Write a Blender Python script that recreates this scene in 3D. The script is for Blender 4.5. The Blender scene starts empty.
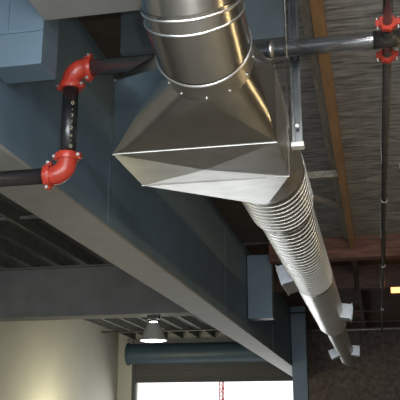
import bpy, bmesh, math, random
from mathutils import Vector, Matrix
random.seed(4)
PI=math.pi
E=1.7                                   # eye height; all z below are relative to the eye
C=bpy.context.scene.collection
sc=bpy.context.scene

# ------------------------------------------------------------------ materials
def mat(name,col,rough=.6,metal=0.,noise=0.,nscale=4.,col2=None,bump=0.,stretch=(1,1,1),spec=.5,emit=None,es=0.,bscale=None,detail=4):
    m=bpy.data.materials.new(name); m.use_nodes=True
    nt=m.node_tree; b=nt.nodes['Principled BSDF']
    b.inputs['Base Color'].default_value=(*col,1); b.inputs['Roughness'].default_value=rough
    b.inputs['Metallic'].default_value=metal; b.inputs['Specular IOR Level'].default_value=spec
    if emit: b.inputs['Emission Color'].default_value=(*emit,1); b.inputs['Emission Strength'].default_value=es
    tc=nt.nodes.new('ShaderNodeTexCoord'); mp=nt.nodes.new('ShaderNodeMapping')
    mp.inputs['Scale'].default_value=stretch
    nt.links.new(tc.outputs['Object'],mp.inputs['Vector'])
    n=nt.nodes.new('ShaderNodeTexNoise'); n.inputs['Scale'].default_value=nscale; n.inputs['Detail'].default_value=detail
    nt.links.new(mp.outputs[0],n.inputs['Vector'])
    if noise or col2:
        r=nt.nodes.new('ShaderNodeValToRGB')
        c2=col2 or tuple(c*(1-noise) for c in col); c1=col if col2 else tuple(min(1,c*(1+noise)) for c in col)
        r.color_ramp.elements[0].position=.3; r.color_ramp.elements[1].position=.7
        r.color_ramp.elements[0].color=(*c2,1); r.color_ramp.elements[1].color=(*c1,1)
        nt.links.new(n.outputs['Fac'],r.inputs[0]); nt.links.new(r.outputs[0],b.inputs['Base Color'])
    if bump:
        n2=n
        if bscale:
            n2=nt.nodes.new('ShaderNodeTexNoise'); n2.inputs['Scale'].default_value=bscale
            nt.links.new(mp.outputs[0],n2.inputs['Vector'])
        bp=nt.nodes.new('ShaderNodeBump'); bp.inputs['Strength'].default_value=bump; bp.inputs['Distance'].default_value=.02
        nt.links.new(n2.outputs['Fac'],bp.inputs['Height']); nt.links.new(bp.outputs[0],b.inputs['Normal'])
    return m

def deck_mat():
    m=bpy.data.materials.new('weathered roof decking'); m.use_nodes=True
    nt=m.node_tree; b=nt.nodes['Principled BSDF']; b.inputs['Roughness'].default_value=.8
    tc=nt.nodes.new('ShaderNodeTexCoord')
    mp=nt.nodes.new('ShaderNodeMapping'); mp.inputs['Scale'].default_value=(1.3,8,1)
    nt.links.new(tc.outputs['Object'],mp.inputs['Vector'])
    n=nt.nodes.new('ShaderNodeTexNoise'); n.inputs['Scale'].default_value=2.2; n.inputs['Detail'].default_value=7; n.inputs['Roughness'].default_value=.65
    nt.links.new(mp.outputs[0],n.inputs['Vector'])
    r=nt.nodes.new('ShaderNodeValToRGB')
    r.color_ramp.elements[0].position=.36; r.color_ramp.elements[0].color=(.12,.122,.122,1)
    r.color_ramp.elements[1].position=.66; r.color_ramp.elements[1].color=(.46,.465,.465,1)
    nt.links.new(n.outputs['Fac'],r.inputs[0])
    br=nt.nodes.new('ShaderNodeTexBrick'); br.inputs['Scale'].default_value=1; br.inputs['Brick Width'].default_value=7.3
    br.inputs['Row Height'].default_value=.42; br.inputs['Mortar Size'].default_value=.012
    br.inputs['Color1'].default_value=(.85,.85,.85,1); br.inputs['Color2'].default_value=(1,1,1,1); br.inputs['Mortar'].default_value=(.82,.8,.8,1)
    nt.links.new(tc.outputs['Object'],br.inputs['Vector'])
    mx=nt.nodes.new('ShaderNodeMix'); mx.data_type='RGBA'; mx.blend_type='MULTIPLY'; mx.inputs[0].default_value=1
    nt.links.new(r.outputs[0],mx.inputs[6]); nt.links.new(br.outputs['Color'],mx.inputs[7])
    nt.links.new(mx.outputs[2],b.inputs['Base Color'])
    bp=nt.nodes.new('ShaderNodeBump'); bp.inputs['Strength'].default_value=.4; bp.inputs['Distance'].default_value=.02
    nt.links.new(n.outputs['Fac'],bp.inputs['Height']); nt.links.new(bp.outputs[0],b.inputs['Normal'])
    return m

M={
 'deck':deck_mat(),
 'reddeck':mat('reddish stained decking',(.085,.046,.032),.8,noise=.6,nscale=2.5,stretch=(1,7,1),bump=.2),
 'shadedeck':mat('decking darkened for shade',(.06,.052,.043),.85,noise=.3,nscale=3,stretch=(1,5,1)),  # deck wood with the ceiling shade put into its colour
 'blue':mat('blue grey paint',(.135,.205,.265),.55,noise=.12,nscale=1.6,bump=.05,bscale=30),
 'bluelight':mat('lighter blue paint',(.145,.21,.265),.5,noise=.08,nscale=1.2,bump=.05,bscale=30),
 'slate':mat('slate paint',(.095,.125,.145),.6,noise=.15,nscale=3),
 'soffit':mat('girder paint lightened by bounce',(.31,.315,.30),.6,noise=.07,nscale=3,bump=.1,bscale=60),  # same girder paint, bounce light put into the colour
 'greybeam':mat('dusty grey beam paint',(.17,.172,.16),.8,noise=.15,nscale=2),
 'joist':mat('grey brown joist',(.14,.14,.125),.8,noise=.2,nscale=3),
 'glulam':mat('orange brown glulam',(.30,.165,.065),.55,noise=.22,nscale=3,stretch=(6,.6,6)),
 'redglulam':mat('red brown glulam',(.15,.062,.038),.65,noise=.5,nscale=3,stretch=(.8,6,6)),
 'darkglulam':mat('dark brown beam',(.07,.038,.027),.7,noise=.5,nscale=3,stretch=(.8,6,6)),
 'board':mat('pale weathered board',(.36,.33,.28),.8,noise=.25,nscale=5,stretch=(5,.8,5)),
 'cream':mat('cream painted wall',(.44,.425,.37),.8,noise=.04,nscale=1.2),
 'creamblock':mat('cream pilaster',(.50,.48,.42),.8,noise=.06,nscale=2),
 'darkwall':mat('brown rough wall',(.135,.105,.09),.9,noise=.35,nscale=7,bump=.3),
 'floor':mat('concrete floor',(.27,.265,.25),.5,noise=.15,nscale=.7),
 'galv':mat('galvanised sheet metal',(.50,.495,.47),.36,1.,noise=.12,nscale=5,bump=.06,bscale=7),
 'galvspiral':mat('spiral galvanised metal',(.43,.425,.40),.30,1.,noise=.10,nscale=4,bump=.03),
 'galvshiny':mat('bright galvanised sheet metal',(.47,.465,.44),.20,1.,noise=.12,nscale=5,bump=.06,bscale=7),
 'seam':mat('pale folded seam',(.62,.61,.57),.36,.75),
 'darkgalv':mat('dull galvanised channel',(.20,.215,.23),.25,.9,noise=.3,nscale=6),
 'galvedge':mat('bright metal edge',(.66,.66,.64),.32,1.),
 'zinc':mat('matte zinc',(.46,.49,.52),.45,.6,noise=.1,nscale=20),
 'black':mat('black steel pipe',(.022,.022,.024),.24,0.3,noise=.2,nscale=9,spec=.9),
 'darkpipe':mat('oiled dark steel pipe',(.075,.07,.065),.26,.7,noise=.2,nscale=9),
 'red':mat('orange red enamel',(.42,.042,.024),.32,noise=.2,nscale=14,bump=.15,bscale=25),
 'paleplate':mat('bright zinc plate',(.8,.8,.78),.4,.3),
 'steelpipe':mat('oiled shiny steel pipe',(.27,.27,.28),.19,.85,noise=.25,nscale=7,bump=.05),
 'bolt':mat('zinc bolt',(.6,.6,.6),.35,1.),
 'stencil':mat('yellow stencil paint',(.36,.33,.21),.7),
 'chalk':mat('chalk marking',(.8,.8,.8),.8),
 'coil':mat('dark blue coil cover',(.05,.085,.115),.42,noise=.1,nscale=2),
 'slat':mat('dark door slats',(.085,.08,.078),.6),
 'shade':mat('grey aluminium shade',(.45,.44,.40),.5,.2,noise=.05),
 'lens':mat('glowing lens',(1,1,1),.4,emit=(1,.97,.88),es=14),
 'amber':mat('amber daylight glow',(1,.6,.3),.4,emit=(1,.36,.13),es=2.6),  # emission stands in for daylight on an orange patch
 'wire':mat('grey conduit',(.42,.44,.44),.4,.6),
 'mastred':mat('faded red mast paint',(.34,.07,.06),.6),
 'ground':mat('pale ground',(.5,.49,.46),.9,noise=.1),
}
# slat door corrugation
def slat_bump(m):
    nt=m.node_tree; b=nt.nodes['Principled BSDF']
    tc=nt.nodes.new('ShaderNodeTexCoord'); w=nt.nodes.new('ShaderNodeTexWave'); w.bands_direction='Z'; w.inputs['Scale'].default_value=5
    nt.links.new(tc.outputs['Object'],w.inputs['Vector'])
    bp=nt.nodes.new('ShaderNodeBump'); bp.inputs['Strength'].default_value=.5; bp.inputs['Distance'].default_value=.02
    nt.links.new(w.outputs['Fac'],bp.inputs['Height']); nt.links.new(bp.outputs[0],b.inputs['Normal'])
slat_bump(M['slat'])

# ------------------------------------------------------------------ helpers (z relative to the eye)
def W(p): return Vector((p[0],p[1],p[2]+E))
def box(bm,x0,x1,y0,y1,z0,z1,bev=0):
    vs=[bm.verts.new(W((x,y,z))) for z in (z0,z1) for y in (y0,y1) for x in (x0,x1)]
    fs=[]
    for q in ((0,2,3,1),(4,5,7,6),(0,1,5,4),(2,6,7,3),(0,4,6,2),(1,3,7,5)): fs.append(bm.faces.new([vs[i] for i in q]))
    if bev:
        es=set(e for f in fs for e in f.edges)
        bmesh.ops.bevel(bm,geom=list(es),offset=bev,segments=2,affect='EDGES',profile=.6)
def frame(d):
    d=Vector(d).normalized(); a=Vector((0,0,1)) if abs(d.z)<.9 else Vector((0,1,0))
    u=d.cross(a).normalized(); v=u.cross(d).normalized(); return u,v
def rings(bm,path,rad,n=32,cap=True,dirs=None,closed=False):
    """tube through path points (relative z); rad list or number"""
    P=[W(p) for p in path]; k=len(P); R=rad if isinstance(rad,(list,tuple)) else [rad]*k
    out=[]; u0=None
    for i in range(k):
        d=Vector(dirs[i]) if dirs else ((P[min(i+1,k-1)]-P[max(i-1,0)]))
        d.normalize()
        if u0 is None: u,v=frame(d)
        else:
            u=(u0-d*u0.dot(d)).normalized(); v=u.cross(d).normalized()
        u0=u
        out.append([bm.verts.new(P[i]+R[i]*(math.cos(2*PI*j/n)*u+math.sin(2*PI*j/n)*v)) for j in range(n)])
    for a,b in zip(out,out[1:]):
        for j in range(n): bm.faces.new((a[j],a[(j+1)%n],b[(j+1)%n],b[j])).smooth=True
    if cap:
        bm.faces.new(out[0]); bm.faces.new(out[-1])
    return out
def tube(bm,a,b,r,n=24): return rings(bm,[a,b],r,n)
def obj(name,bm,m,parent=None,sharp=None):
    bmesh.ops.recalc_face_normals(bm,faces=bm.faces)
    me=bpy.data.meshes.new(name); bm.to_mesh(me); bm.free()
    o=bpy.data.objects.new(name,me); C.objects.link(o); me.materials.append(M[m])
    if parent:
        o.parent=parent
        if parent.type=="EMPTY": o.location=-parent.location
    if sharp:
        me.set_sharp_from_angle(angle=math.radians(sharp))
    return o
def thing(name,label,cat,loc,group=None):
    o=bpy.data.objects.new(name,None); C.objects.link(o); o.location=W(loc)
    o.empty_display_size=.1; o['label']=label; o['category']=cat
    if group: o['group']=group
    return o
def tag(o,label,cat,group=None):
    o['label']=label; o['category']=cat
    if group: o['group']=group
    return o
def struct(name,bm,m,parent=None,sharp=None):
    o=obj(name,bm,m,parent,sharp)
    if not parent: o['kind']='structure'
    return o
NB=bmesh.new
def bx(name,m,dims,parent=None,bev=0):
    bm=NB(); box(bm,*dims,bev=bev); return obj(name,bm,m,parent)

# ------------------------------------------------------------------ the room
XL,XR,YB,YF,ZC=-10.2,7.0,-9.0,31.5,3.86
o=bx('floor','floor',(XL-.2,XR+.2,YB-.2,YF+.2,-1.9,-E)); o['kind']='structure'
o=bx('ground','ground',(-60,60,YF+.2,120,-1.9,-E-.02)); o['kind']='structure'
o=bx('ceiling','deck',(-2.62,XR+.2,YB-.2,16.6,ZC,ZC+.12)); o['kind']='structure'
o=bx('ceiling','reddeck',(-2.62,XR+.2,16.6,YF+.2,ZC,ZC+.12)); o['kind']='structure'
o=bx('ceiling','joist',(XL-.2,-2.62,YB-.2,YF+.2,ZC,ZC+.12)); o['kind']='structure'
o=bx('deck_shade_strip','shadedeck',(-2.6,-1.98,5.05,16.2,ZC-.05,ZC)); o['kind']='structure'  # dark sheet painting the shade on the deck beside the girder
o=bx('wall_left','cream',(XL-.2,XL,YB,YF,-E,ZC)); o['kind']='structure'
o=bx('wall_right','darkwall',(XR,XR+.2,YB,YF,-E,ZC)); o['kind']='structure'
DX0,DX1,DZ=-9.40,-3.12,1.94
bm=NB(); box(bm,XL,DX0,YF,YF+.2,-E,ZC); box(bm,DX0,DX1,YF,YF+.2,2.3,ZC); struct('wall_far',bm,'creamblock')
bm=NB(); box(bm,DX1,XR,YF,YF+.2,-E,ZC); struct('wall_far_right',bm,'darkwall')
bm=NB(); box(bm,XL,-7,YB-.2,YB,-E,ZC); box(bm,5,XR,YB-.2,YB,-E,ZC); box(bm,-7,5,YB-.2,YB,2.9,ZC); struct('wall_back',bm,'cream')
# pilaster beside the roll up door
o=bx('trim_2','creamblock',(-9.86,-9.55,YF-.14,YF,-E,ZC-.3)); o['kind']='structure'

# roll up door
d=bpy.data.objects.new('door_1',None); C.objects.link(d); d.location=W((-6.3,YF,-E)); d['kind']='structure'
d['label']='dark roll-up door at the far end, half raised with white daylight below'
bm=NB(); box(bm,DX0-.05,DX1,YF-.12,YF-.04,DZ,2.75); obj('door_curtain',bm,'slat',d)
bm=NB(); box(bm,DX0-.05,DX1,YF-.15,YF-.02,DZ-.06,DZ+.03); obj('bottom_bar',bm,'slat',d)
bm=NB(); path=[(DX0-.22,YF-.42,2.98),(DX0-.20,YF-.42,2.98),(DX1+.1,YF-.42,2.98)]
rings(bm,path,[.37,.40,.40],32); obj('coil_hood',bm,'coil',d,40)
bm=NB(); tube(bm,(DX0-.27,YF-.42,2.98),(DX0-.20,YF-.42,2.98),.44,36); obj('end_bracket',bm,'coil',d)
bm=NB(); box(bm,DX0-.16,DX0-.02,YF-.16,YF,-E,2.7); obj('guide_rail',bm,'slat',d)
bm=NB(); box(bm,DX1-.02,DX1+.08,YF-.16,YF,-E,2.7); obj('guide_rail',bm,'slat',d)

# mast outside the door
t=thing('radio_mast','thin red lattice mast standing in the daylight outside the roll-up door','mast',(-11.3,60,-E))
bm=NB()
for sx,sy in ((-.16,-.1),(.16,-.1),(0,.16)): tube(bm,(-11.3+sx,60+sy,-E),(-11.3+sx,60+sy,7),.045,8)
obj('upright',bm,'mastred',t)
bm=NB()
for k in range(22):
    z=-E+k*.4
    tube(bm,(-11.46,59.9,z),(-11.14,59.9,z+.4 if k%2 else z),.03,6); tube(bm,(-11.14,59.9,z),(-11.46,59.9,z+.4),.03,6)
obj('lattice',bm,'mastred',t)

# ------------------------------------------------------------------ girder and column
GX=-2.6; GL=-3.08; GB=1.99
t=thing('box_girder','deep blue-grey painted girder with pale underside running to the far end','beam',(-2.85,12,GB))
bm=NB(); box(bm,GL,GX,YB+.1,YF-.01,GB+.03,ZC-.002); obj('web',bm,'blue',t)
bm=NB(); box(bm,GL-.015,GX+.015,YB+.1,YF-.01,GB,GB+.03); obj('bottom_plate',bm,'soffit',t)  # underside slab carries bounce light in its colour
for y in (7.55,14.2,21): bx('weld_seam','blue',(GX,GX+.004,y,y+.02,GB+.03,ZC-.05),t)
t=thing('steel_column','blue-grey column standing at the right side of the far end of the girder','column',(-2.34,25.8,-E))
bm=NB(); box(bm,-2.575,-2.11,25.6,26.0,-E,ZC-.002,.01); obj('shaft',bm,'bluelight',t)
bm=NB(); box(bm,-2.65,-2.0,25.5,26.1,-E,-E+.03); obj('base_plate',bm,'blue',t)

# near cross soffit + blue haunch at upper left
t=thing('crossbeam','pale-bottomed blue beam joining the girder at upper left','beam',(-2.2,4.2,2.84))
bm=NB(); box(bm,-2.18,-1.16,2.6,4.8,2.87,ZC-.002); obj('web',bm,'blue',t)
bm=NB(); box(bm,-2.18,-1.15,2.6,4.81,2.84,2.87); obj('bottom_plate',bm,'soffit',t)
t=thing('girder_haunch','light blue painted box on the girder face under the pale-bottomed beam','bracket',(-2.4,4.9,2.5))
bm=NB(); box(bm,GX+.017,-2.185,4.8,5.08,2.5,ZC-.002,.006); obj('box_body',bm,'bluelight',t)
bm=NB(); box(bm,-2.465,-2.455,4.79,4.8,2.77,ZC-.01); box(bm,GX+.02,-2.19,4.788,4.8,2.755,2.775); obj('stiffener',bm,'blue',t)
o=tag(bx('crossbeam','slate',(-2.07,-.60,6.2,6.42,3.25,ZC-.002)),'blue-grey beam high behind the black pipe and the duct elbow','beam')
t=thing('beam_bracket','light blue rectangular bracket hanging on the girder beside the spiral duct','bracket',(-2.3,16.9,2.3))
bm=NB(); box(bm,GX+.017,-2.06,16.75,17.1,2.30,3.66,.01); obj('box_body',bm,'bluelight',t)
bm=NB(); box(bm,GX+.017,-2.10,16.742,16.75,2.30,2.36); obj('end_lip',bm,'blue',t)

# far left cross beam, joists
t=thing('crossbeam','long grey beam crossing left of the girder above the cream wall','beam',(-6.5,17,2.47))
bm=NB(); box(bm,XL+.002,GL-.02,16.85,17.2,2.51,3.58); obj('web',bm,'greybeam',t)
bm=NB(); box(bm,XL+.002,GL-.02,16.75,17.3,2.47,2.51); box(bm,XL+.002,GL-.02,16.75,17.3,3.58,3.61); obj('flange',bm,'greybeam',t)
x=-3.55
while x>XL+.1:
    t=thing('roof_joist','dusty grey roof joist running over the grey beam left of the girder','joist',(x,12,3.61),'roof joists left of the girder')
    bm=NB(); box(bm,x-.02,x+.02,YB+.1,YF-.05,3.64,ZC-.002); obj('web',bm,'joist',t)
    bm=NB(); box(bm,x-.035,x+.035,YB+.1,YF-.05,3.612,3.64); obj('bottom_chord',bm,'joist',t)
    x-=.66
for y in (8.2,13):
    x=-3.55
    bm=NB()
    while x>XL+.7:
        box(bm,x-.62,x-.04,y,y+.03,3.70,3.76); x-=.66
    if y==13: pass
    tag(obj('bridging',bm,'joist'),{8.2:'nearer row',13:'farther row'}[y]+' of grey bridging between left roof joists','bridging')

# right-hand roof members
t=thing('roof_joist','orange-brown wooden joist running along the grey deck right of the duct','joist',(-.33,8,3.6))
bm=NB(); box(bm,-.385,-.28,YB+.1,16.28,3.60,ZC-.002,.004); obj('beam_body',bm,'glulam',t)
bm=NB(); box(bm,-.50,-.388,5.7,16.28,3.80,ZC-.002); obj('nailer_board',bm,'board',t)
o=tag(bx('roof_joist','darkglulam',(-.385,-.28,16.62,YF-.05,3.6,ZC-.002)),'dark far joist continuing beyond the red-brown crossbeam','joist')
for y,lb,mm in ((11.4,'thin tan blocking between duct and orange-brown joist','board'),(21.5,'nearer dark blocking above the far end of the duct','redglulam'),(26.3,'farther dark blocking above the far end of the duct','redglulam')):
    tag(bx('blocking',mm,(-1.9,-.39,y,y+.06,3.62,3.72 if mm=='board' else ZC-.002)),lb,'blocking')
# diagonal braces under deck
for (a,b,lb) in (((-.45,13.8,3.78),(-1.5,12.0,3.78),'diagonal brace left of the orange-brown joist'),((.55,11.7,3.78),(1.5,14.2,3.78),'diagonal brace at the right edge of the deck')):
    bm=NB(); u=(Vector(b)-Vector(a)).normalized(); s=Vector((-u.y,u.x,0))*.04
    P=[Vector(a)+s,Vector(a)-s,Vector(b)-s,Vector(b)+s]
    lo=[bm.verts.new(W(p)) for p in P]; hi=[bm.verts.new(W(p+Vector((0,0,.078)))) for p in P]
    bm.faces.new(lo); bm.faces.new(hi)
    for i in range(4): bm.faces.new((lo[i],lo[(i+1)%4],hi[(i+1)%4],hi[i]))
    tag(obj('diagonal_brace',bm,'board'),'weathered '+lb,'brace')
tag(bx('crossbeam','redglulam',(-2.05,XR,16.3,16.6,3.42,ZC-.002)),'nearer red-brown wooden beam crossing above the duct on the right','beam')
tag(bx('crossbeam','darkglulam',(-2.58,-.39,19.3,19.6,3.30,ZC-.002)),'farther dark brown wooden beam behind the spiral duct','beam')
tag(bx('crossbeam','darkglulam',(-.275,XR,19.3,19.6,3.30,ZC-.002)),'farther dark brown wooden beam right of the duct','beam')
# far conduits
def conduit(x0,x1,y,z,r,m,label,xs):
    t=thing('conduit',label,'conduit',((x0+x1)/2,y,z))
    bm=NB(); tube(bm,(x0,y,z),(x1,y,z),r,10); obj('tube',bm,m,t)
    for x in xs: bm=NB(); tube(bm,(x,y,z+r*.5),(x,y,ZC),.006,6); obj('hanger_rod',bm,m,t)
conduit(-2.09,XR,28,3.37,.03,'wire','thin pale conduit crossing in front of the dark far wall',(-1.2,1.5,4))
conduit(-9.75,GL-.02,28,3.50,.035,'slat','thin dark conduit crossing above the roll-up door',(-9.6,-6.9,-4.3))
for y,n in ((24.5,'nearer'),(26.9,'farther')): conduit(GX+.02,XR,y,3.5,.025,'slat',n+' dark conduit high in the shadow right of the duct',(-1.9,1.5,4))
# orange patch, its daylight put in as an added glow
t=thing('glow_patch','small daylit amber patch, drawn as a glow, at the right edge under the far beam','glow',(.7,20,3.2))
bm=NB(); box(bm,.44,1.00,19.32,19.58,3.15,3.30); obj('patch_backing',bm,'slat',t)
bm=NB(); box(bm,.45,.99,19.305,19.32,3.155,3.29); obj('glow_face',bm,'amber',t)

# ------------------------------------------------------------------ high bay lamp
LX,LY=-4.72,17.02
t=thing('high_bay_lamp','lit white high-bay lamp hanging under the grey beam, with conical shade','lamp',(LX,LY,1.93))
def lathe(prof,n=40):
    bm=NB(); L=[]
    for r,z in prof: L.append([bm.verts.new(W((LX+r*math.cos(2*PI*j/n),LY+r*math.sin(2*PI*j/n),z))) for j in range(n)])
    for a,b in zip(L,L[1:]):
        for j in range(n): bm.faces.new((a[j],a[(j+1)%n],b[(j+1)%n],b[j])).smooth=True
    return bm,L
prof=[(.11,2.30),(.14,2.27),(.17,2.18),(.235,2.05),(.30,1.93),(.305,1.91),(.295,1.91),(.225,2.05),(.16,2.18),(.10,2.26)]
bm,L=lathe(prof); obj('lamp_shade',bm,'shade',t)
bm,L=lathe([(.285,1.925),(.2,1.90),(.1,1.888),(.02,1.885)]); bm.faces.new(L[-1]); obj('lens',bm,'lens',t)
bm,L=lathe([(.085,2.298),(.085,2.325)]); obj('vent_glow',bm,'lens',t)
bm,L=lathe([(.08,2.325),(.09,2.33),(.09,2.345),(.05,2.35),(.05,2.38)]); bm.faces.new(L[-1]);bm.faces.new(L[0]); obj('socket_cap',bm,'zinc',t)
bm=NB(); box(bm,LX-.13,LX+.13,LY-.09,LY+.09,2.38,2.468,.01); obj('ballast_box',bm,'slat',t)

# ------------------------------------------------------------------ ventilation duct
T=thing('ventilation_duct','shiny galvanised duct: elbow, faceted transition box and long spiral run','duct',(-.82,10,2.17))
AX=-.82
def rr(c,e,R,n=48):   # ring of points, axis pitched e degrees; index 0 = +X, goes up
    s,co=math.sin(math.radians(e)),math.cos(math.radians(e))
    return [Vector((c[0]+R*math.cos(2*PI*j/n),c[1]+R*math.sin(2*PI*j/n)*s,c[2]+R*math.sin(2*PI*j/n)*co)) for j in range(n)]
RB=.262
c=[(-.822,4.05,2.01,6),(-.824,3.90,2.03,12),(-.832,3.70,2.13,36),(-.836,3.64,2.18,42),(-.84,3.52,2.33,60),(-.842,3.45,2.50,74),(-.842,3.42,2.70,90),(-.842,3.42,ZC-.01,90)]
def skin(bm,A,B):
    n=len(A); a=[bm.verts.new(W(p)) for p in A]; b=[bm.verts.new(W(p)) for p in B]
    for j in range(n): bm.faces.new((a[j],a[(j+1)%n],b[(j+1)%n],b[j])).smooth=True
def band(bm,c0,c1,R0,R1): skin(bm,rr(c0,c0[3],R0),rr(c1,c1[3],R1))
bm=NB(); band(bm,c[1],c[2],RB,RB+.006); band(bm,c[2],c[3],RB+.006,RB+.006); 
obj('elbow_gore',bm,'galvshiny',T)
bm=NB(); band(bm,c[3],c[4],RB+.002,RB); obj('elbow_gore',bm,'galvshiny',T)
bm=NB(); band(bm,c[4],c[5],RB,RB); obj('elbow_gore',bm,'galvshiny',T)
bm=NB(); band(bm,c[5],c[6],RB,RB); band(bm,c[6],c[7],RB,RB); obj('riser',bm,'galv',T)
def lerp(a,b,t): return tuple(x+(y-x)*t for x,y in zip(a,b))
def bead(bm,cc,R,w=.010,h=.008):
    ca=math.cos(math.radians(cc[3]));sa=math.sin(math.radians(cc[3]))
    P=[]
    for k in range(7):
        u=-w+2*w*k/6; P.append((u,h*math.cos((k/6-.5)*PI)))
    for (u0,h0),(u1,h1) in zip(P,P[1:]):
        q0=(cc[0],cc[1]+u0*ca,cc[2]-u0*sa,cc[3]); q1=(cc[0],cc[1]+u1*ca,cc[2]-u1*sa,cc[3]); band(bm,q0,q1,R+h0,R+h1)
for cc in (c[1],lerp(c[2],c[3],.0),lerp(c[2],c[3],.75),c[4],c[5]):
    bm=NB(); bead(bm,cc,RB+.003); obj('seam_ring',bm,'galvedge',T)
bm=NB(); band(bm,c[0],c[1],RB-.006,RB-.006); obj('collar',bm,'galv',T)
# rivets on collar
cc=lerp(c[0],c[1],.25)
for a in (212,236,330,356,300,270):
    p=rr(cc,cc[3],RB-.004,360)[a]; bm=NB(); bmesh.ops.create_uvsphere(bm,u_segments=10,v_segments=6,radius=.008,matrix=Matrix.Translation(W(p)))
    obj('rivet',bm,'galvedge',T)
# square to round helper
x0,x1,z0,z1=-1.56,-.512,1.70,2.21
YA,YBX=4.59,5.28
def rect(y,g=0): return [Vector((x1+g,y,z1+g)),Vector((x0-g,y,z1+g)),Vector((x0-g,y,z0-g)),Vector((x1+g,y,z0-g))]  # corners matching ring quadrants 0..3
def s2r(bm,ring,rc):
    n=len(ring); q=n//4
    R=[bm.verts.new(W(p)) for p in ring]; K=[bm.verts.new(W(p)) for p in rc]
    for k in range(4):
        for j in range(q):
            a=R[(k*q+j)%n]; b=R[(k*q+j+1)%n]; bm.faces.new((a,b,K[k])).smooth=True
        bm.faces.new((R[((k+1)*q)%n],K[k],K[(k+1)%4])).smooth=False
        for rv,kv in ((R[((k+1)*q)%n],K[k]),(R[((k+1)*q)%n],K[(k+1)%4])):
            e=bm.edges.get((rv,kv))
            if e: e.smooth=False
r0=rr(c[0],c[0][3],RB-.006)
bm=NB(); s2r(bm,r0,rect(YA)); obj('square_to_round',bm,'galvshiny',T)
SY=6.5; r1=rr((AX,SY,2.17),0,.318)
bm=NB(); s2r(bm,r1,rect(YBX)); obj('square_to_round',bm,'galv',T)
bm=NB()
A=[bm.verts.new(W(p)) for p in rect(YA)]; B=[bm.verts.new(W(p)) for p in rect(YBX)]
for k in range(4):
    k2=(k+1)%4; ctr=(A[k].co+A[k2].co+B[k].co+B[k2].co)/4
    out=[Vector((0,0,1)),Vector((-1,0,0)),Vector((0,0,-1)),Vector((1,0,0))][k]
    v=bm.verts.new(ctr+out*.03)
    for a,b in ((A[k],A[k2]),(A[k2],B[k2]),(B[k2],B[k]),(B[k],A[k])): bm.faces.new((a,b,v))
obj('cross_broken_box',bm,'galv',T)
for y in (YA,YBX):
    bm=NB(); g=.004
    box(bm,x0-g,x1+g,y-.004,y+.004,z0-g,z0); obj('bottom_seam',bm,'galv',T); bm=NB(); box(bm,x0-g,x1+g,y-.004,y+.004,z1,z1+g)
    obj('top_seam',bm,'galv',T)
# spiral runs
def spiral(ya,yb,Ra,pitch,rt,n=64,m='galvspiral',name='spiral_duct'):
    """plain duct length plus its raised helical lock seam as a sub-part"""
    bm=NB(); k=max(2,int((yb-ya)/.4))
    for i in range(k): band(bm,(AX,ya+(yb-ya)*i/k,2.17,0),(AX,ya+(yb-ya)*(i+1)/k,2.17,0),Ra,Ra)
    bmesh.ops.remove_doubles(bm,verts=bm.verts,dist=.0005)
    o=obj(name,bm,m,T)
    bm=NB(); N=int((yb-ya)/pitch*40); pts=[]
    for i in range(N+1):
        a=2*PI*i/40; pts.append((AX+(Ra+rt*.3)*math.cos(a),ya+(yb-ya)*i/N,2.17+(Ra+rt*.3)*math.sin(a)))
    rings(bm,pts,rt,5,True); h=obj('lock_seam',bm,'seam'); h.parent=o
spiral(SY,7.55,.320,.12,.0062,name='spiral_collar')
bm=NB(); band(bm,(AX,7.55,2.17,0),(AX,7.57,2.17,0),.321,.283); obj('step_ring',bm,'galvspiral',T)
spiral(7.57,11.6,.283,.15,.0062)
spiral(11.6,16.6,.283,.25,.003)
bm=NB(); band(bm,(AX,16.6,2.17,0),(AX,17.6,2.17,0),.283,.215); obj('reducer',bm,'galvspiral',T)
spiral(17.6,25.2,.215,.35,.003)
bm=NB(); band(bm,(AX,25.2,2.17,0),(AX,27.0,2.17,0),.215,.12); v=[bm.verts.new(W(p)) for p in rr((AX,27.0,2.17),0,.12)]; bm.faces.new(v); obj('end_cone',bm,'galvspiral',T)
for y,R in ((11.6,.283),(16.6,.283),(22.4,.222)):
    bm=NB(); bead(bm,(AX,y,2.17,0),R,.02,.008); obj('joint_band',bm,'galvspiral',T)
# registers
def register(y,L,ang,R,w,h):
    a=math.radians(ang); u=Vector((math.sin(a),0,math.cos(a))); s=Vector((u.z,0,-u.x)); c0=Vector((AX,y,2.17))
    def slab(bm,r0,r1,w,l,yo=0):
        P=[]
        for r in (r0,r1):
            for (sx,sy) in ((-1,-1),(1,-1),(1,1),(-1,1)): P.append(bm.verts.new(W(c0+u*r+s*(w/2*sx)+Vector((0,sy*l/2+yo,0)))))
        for q in ((0,1,2,3),(4,5,6,7),(0,1,5,4),(1,2,6,5),(2,3,7,6),(3,0,4,7)): bm.faces.new([P[i] for i in q])
    bm=NB(); slab(bm,R-.06,R+h,w,L); o=obj('air_register',bm,'zinc',T)
    bm=NB(); slab(bm,R+h,R+h+.012,w+.04,L+.04); f=obj('frame',bm,'zinc'); f.parent=o
    for k in range(6):
        bm=NB(); slab(bm,R+h+.012,R+h+.022,w-.03,.012,-L/2+L*(k+.5)/6)
        g=obj('louver',bm,'zinc'); g.parent=o
register(11.2,.85,-106,.283,.26,.13)
register(15.0,.42,98,.283,.26,.15)
register(22.6,.55,-112,.222,.24,.18)
register(22.8,.5,95,.222,.26,.16)

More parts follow.
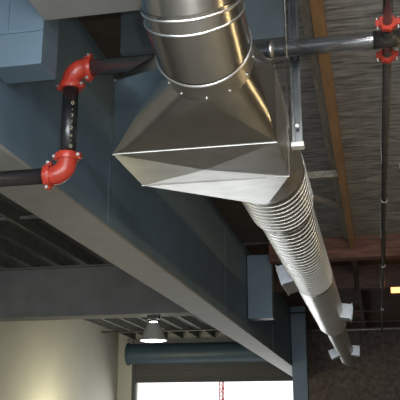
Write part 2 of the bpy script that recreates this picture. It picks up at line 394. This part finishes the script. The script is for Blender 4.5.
# hangers
t=thing('hanger_strap','thin galvanised strap hanging beside the transition box and black pipe','strap',(-.50,5.18,ZC))
bm=NB(); box(bm,-.498,-.492,5.14,5.17,1.66,ZC-.002); obj('strap_band',bm,'darkpipe',t)
bm=NB(); tube(bm,(-.499,5.155,2.02),(-.487,5.155,2.02),.012,10); obj('bolt',bm,'bolt',t)
t=thing('strut_hanger','tall galvanised channel hanger beside the duct transition, behind the black pipe','hanger',(-.46,5.45,1.96))
bm=NB(); X0,X1,Y0=-.492,-.420,5.42
box(bm,X0,X1,Y0+.05,Y0+.055,1.99,ZC-.002); box(bm,X0,X0+.006,Y0,Y0+.05,1.99,ZC-.002); box(bm,X1-.006,X1,Y0,Y0+.05,1.99,ZC-.002)
box(bm,X0+.006,X0+.018,Y0,Y0+.005,1.99,ZC-.002); box(bm,X1-.018,X1-.006,Y0,Y0+.005,1.99,ZC-.002)
obj('channel',bm,'darkgalv',t)
bm=NB(); box(bm,X0-.01,X1+.01,Y0-.03,Y0+.055,1.955,1.99,.004); obj('foot_plate',bm,'paleplate',t)
bm=NB(); tube(bm,(X0+.037,Y0-.01,2.12),(X0+.037,Y0+.004,2.12),.014,12); obj('bolt',bm,'bolt',t)

# ------------------------------------------------------------------ sprinkler main
PY,PZ,RX,LZ,PR=5.30,2.655,-2.145,1.815,.060
PZ=2.68; LZ=1.83; RX=-2.155
T=thing('sprinkler_main_pipe','black steel pipe with orange-red elbows, dropping in a step beneath the girder','pipe',(RX,PY,LZ))
# riser between elbows, right run, left run
bl=.105
def elbow(corner,d1,d2,name='elbow_fitting'):
    """d1,d2: unit directions from corner to the two open ends"""
    d1,d2=Vector(d1),Vector(d2); c0=Vector(corner); R=bl
    ctr=c0+(d1+d2)*R; pts=[];dirs=[]
    N=12
    pts.append(c0+d1*(R+.035)); dirs.append(-d1)
    for i in range(N+1):
        a=PI/2*i/N
        pts.append(ctr-d2*R*math.cos(a)-d1*R*math.sin(a))
        dirs.append((-d1*math.cos(a)+d2*math.sin(a)))
    pts.append(c0+d2*(R+.035)); dirs.append(d2)
    bm=NB(); rings(bm,pts,.073,32,True,dirs); e=obj(name,bm,'red',T)
    for d,o2 in ((d1,d2),(d2,d1)): coupling(c0+d*(R+.035),d,T,o2,.071,e)
    return e
def coupling(p,d,par,side,r,subparent=None,w=.052):
    p=Vector(p); d=Vector(d).normalized(); bm=NB()
    prof=[(-w/2,r-.002),(-w/2,r+.010),(-w/4,r+.015),(w/4,r+.015),(w/2,r+.010),(w/2,r-.002)]
    rings(bm,[p+d*a for a,_ in prof],[b for _,b in prof],32,True,[d]*6)
    y=Vector((0,1,0)); s=d.cross(y)
    if s.length<.1: s=Vector((1,0,0))
    s.normalize()
    # bolt pads on both sides + raised ridges
    def pad(c,ax,a,bx_,w2):
        P=[]
        q=ax.cross(d).normalized()
        for i in (-1,1):
            for j in (-1,1):
                for k in (-1,1): P.append(bm.verts.new(W(c+ax*a*i+q*bx_*j+d*w2*k)))
        for f in ((0,1,3,2),(4,6,7,5),(0,4,5,1),(2,3,7,6),(0,2,6,4),(1,5,7,3)): bm.faces.new([P[i] for i in f])
    for sg in (-1,1): pad(p+s*sg*(r+.020),s,.016,.022,w*.38)
    for k in range(8):
        a=2*PI*k/8+.2; v=(s*math.cos(a)+s.cross(d)*math.sin(a)); pad(p+v*(r+.014),v,.006,.006,w*.45)
    o=obj('pipe_coupling',bm,'red',par if subparent is None else None,50)
    if subparent: o.parent=subparent
    q=s.cross(d).normalized()
    for sg in (-1,1):
        bm=NB(); cc=p+s*sg*(r+.024)
        tube(bm,cc-q*.048,cc+q*.048,.007,8); tube(bm,cc-q*.042,cc-q*.030,.013,6); tube(bm,cc+q*.030,cc+q*.042,.013,6)
        b=obj('bolt',bm,'bolt',None if subparent else o); 
        if subparent: b.parent=T; b.location=-T.location
    return o
elbow((RX,PY,PZ),(1,0,0),(0,0,-1)); elbow((RX,PY,LZ),(0,0,1),(-1,0,0))
bm=NB(); tube(bm,(RX+bl,PY,PZ),(3.2,PY,PZ),PR,36); obj('upper_run',bm,'steelpipe',T)
bm=NB(); tube(bm,(RX,PY,LZ+bl),(RX,PY,PZ-bl),PR,36); obj('drop_pipe',bm,'black',T)
bm=NB(); tube(bm,(RX-bl,PY,LZ),(XL+.01,PY,LZ),PR,36); obj('lower_run',bm,'black',T)
# stencil marks, running down the right front of the drop pipe
def stroke(bm,z,a,pts,sc_,w=.004,axis='z'):
    pass
def glyph(bm,kind,zc,ac,s):
    """little curved tubes hugging the pipe; ac = angle around the pipe"""
    def P(u,v):
        a=ac+u*s/PR; return (RX+math.cos(a)*(PR+.001),PY+math.sin(a)*(PR+.001),zc+v*s)
    def line(L): rings(bm,[P(*q) for q in L],.0035,5)
    if kind=='0': line([(.5*math.cos(t*PI/6),.6*math.sin(t*PI/6)) for t in range(13)])
    if kind=='.': line([(-.1,0),(.15,.12)])
    if kind=='2': line([(-.4,.5),(.2,.6),(.4,.2),(-.4,-.6),(.45,-.6)])
    if kind=='7': line([(-.4,.6),(.4,.6),(-.1,-.6)])
    if kind=='4': line([(.2,-.7),(.2,.6),(-.45,-.2),(.5,-.2)])
z=PZ-.30
for g,dz in (('0',0),('.',.055),('7',.10),('.',.145),('2',.20),('.',.30),('4',.26),('0',.345)):
    bm=NB(); glyph(bm,g,z-dz,math.radians(-50),.019)
    s=obj('stencil_character',bm,'stencil',T); s['label']='faint yellow stencilled mark'
bm=NB()
def cp(x,v): a=math.radians(-112)+v*.035/PR; return (x,PY-math.cos(a+PI/2)*0+PR*1.01*math.sin(a),PZ-PR*1.01*math.cos(a)*-1)
for L in ([(0,.5),(.05,.6),(.02,-.5)],[(.06,-.5),(.09,.6),(.12,-.5)],[(.14,.6),(.17,-.4),(.20,.6)]):
    rings(bm,[cp(.07+a,b) for a,b in L],.003,5)
s=obj('chalk_marking',bm,'chalk',T); s['label']='faint white chalk scribble'
# pipe clamp near the duct
bm=NB(); rings(bm,[(-.515,PY,PZ),(-.495,PY,PZ)],PR+.005,32); obj('pipe_clamp',bm,'galvedge',T)
bm=NB(); tube(bm,(-.505,PY,PZ+PR),(-.505,PY,ZC-.002),.006,8); obj('hanger_rod',bm,'wire',T)
bm=NB(); rings(bm,[(-.63,PY,PZ),(-.60,PY,PZ)],PR+.012,32); obj('pipe_sleeve',bm,'galvedge',T)

# branch line
BX,BR=.215,.033
bm=NB(); tube(bm,(BX-.10,PY,PZ),(BX+.10,PY,PZ),PR+.004,32); tube(bm,(BX,PY-.16,PZ),(BX,PY+.16,PZ),BR+.008,24); obj('cross_fitting',bm,'darkpipe',T)
T=thing('sprinkler_branch_pipe','thin dark pipe running away from the camera through two orange-red couplings','pipe',(BX,PY,PZ))
bm=NB(); tube(bm,(BX,2.2,PZ),(BX,PY-.165,PZ),BR,24); obj('near_run',bm,'darkpipe',T)
bm=NB(); tube(bm,(BX,PY+.165,PZ),(BX,23,PZ),BR,24); obj('far_run',bm,'darkpipe',T)
for y in (PY-.235,PY+.265):
    coupling((BX,y,PZ),(0,1,0),T,None,BR+.012)
for y in (9.5,13.5,18.5):
    bm=NB(); rings(bm,[(BX,y-.012,PZ),(BX,y+.012,PZ)],BR+.005,20); tube(bm,(BX,y,PZ+BR),(BX,y,ZC-.002),.006,8); obj('pipe_hanger',bm,'wire',T)

# ------------------------------------------------------------------ lights
def area(name,loc,size,rot,power,col,sy=None):
    l=bpy.data.lights.new(name,'AREA'); l.energy=power; l.color=col; l.shape='RECTANGLE' if sy else 'SQUARE'; l.size=size
    if sy: l.size_y=sy
    o=bpy.data.objects.new(name,l); C.objects.link(o); o.location=W(loc); o.rotation_euler=rot; return o
# added fill behind the camera, then daylight entering by the far door
area('fill_back',(-1,YB+.1,.4),11,(math.radians(90),0,0),1500,(.88,.94,1),4)
area('daylight_far',(-6.3,YF+.3,.05),6,(math.radians(-62),0,0),260,(.95,.98,1),3.3)
# high bay lamp glow, added fills and other lamps
def point(name,loc,p,col,r=.15,spot=None):
    l=bpy.data.lights.new(name,'SPOT' if spot else 'POINT'); l.energy=p; l.color=col; l.shadow_soft_size=r
    if spot: l.spot_size=math.radians(spot); l.spot_blend=.5
    o=bpy.data.objects.new(name,l); C.objects.link(o); o.location=W(loc); return o
point('high_bay_glow',(LX,LY,1.8),60,(1,.95,.85),.2,150)
point('fill_near_left',(-5.5,2,2.2),80,(1,.95,.85),.2,150)  # added fill with no fixture, off frame
point('warm_fill_right',(3.2,6,2.6),260,(1,.80,.48),.2,150)  # added warm light for golden highlights on the duct, no fixture
point('warm_fill_right_far',(3.2,15,2.6),200,(1,.80,.48),.2,150)  # second added warm light, farther along the duct
point('fill_near_right',(1.5,-2,2.6),300,(1,.95,.85),.2,150)  # added fill near the camera, no fixture
point('wall_lamp',(-8.6,24.3,-.1),300,(1,.93,.62),.15)
area('duct_streak_strip',(4.6,8,1.0),.22,(0,math.radians(60),0),120,(1,.74,.36),16)  # added warm strip, reflects as the gold streak along the duct
area('pipe_streak_strip',(.5,1.0,3.3),9,(math.radians(35),0,0),210,(1,.98,.95),.2)  # added strip, reflects as the white streak on the upper pipe
point('camera_flash',(.1,-.05,.12),220,(1,1,1),.03)

w=bpy.data.worlds.new('daylight'); sc.world=w; w.use_nodes=True
w.node_tree.nodes['Background'].inputs[0].default_value=(.92,.96,1,1); w.node_tree.nodes['Background'].inputs[1].default_value=2.0

# ------------------------------------------------------------------ camera
cam=bpy.data.cameras.new('camera'); co=bpy.data.objects.new('camera',cam); C.objects.link(co)
cam.sensor_width=36; cam.lens=800/400*36; cam.clip_end=300
pitch=math.atan(232/800); yaw=math.asin(.21122105)
co.location=(0,0,E); co.rotation_euler=(PI/2+pitch,0,yaw)
sc.camera=co
sc.view_settings.view_transform='Standard'; sc.view_settings.look='None'; sc.view_settings.exposure=0; sc.view_settings.gamma=1
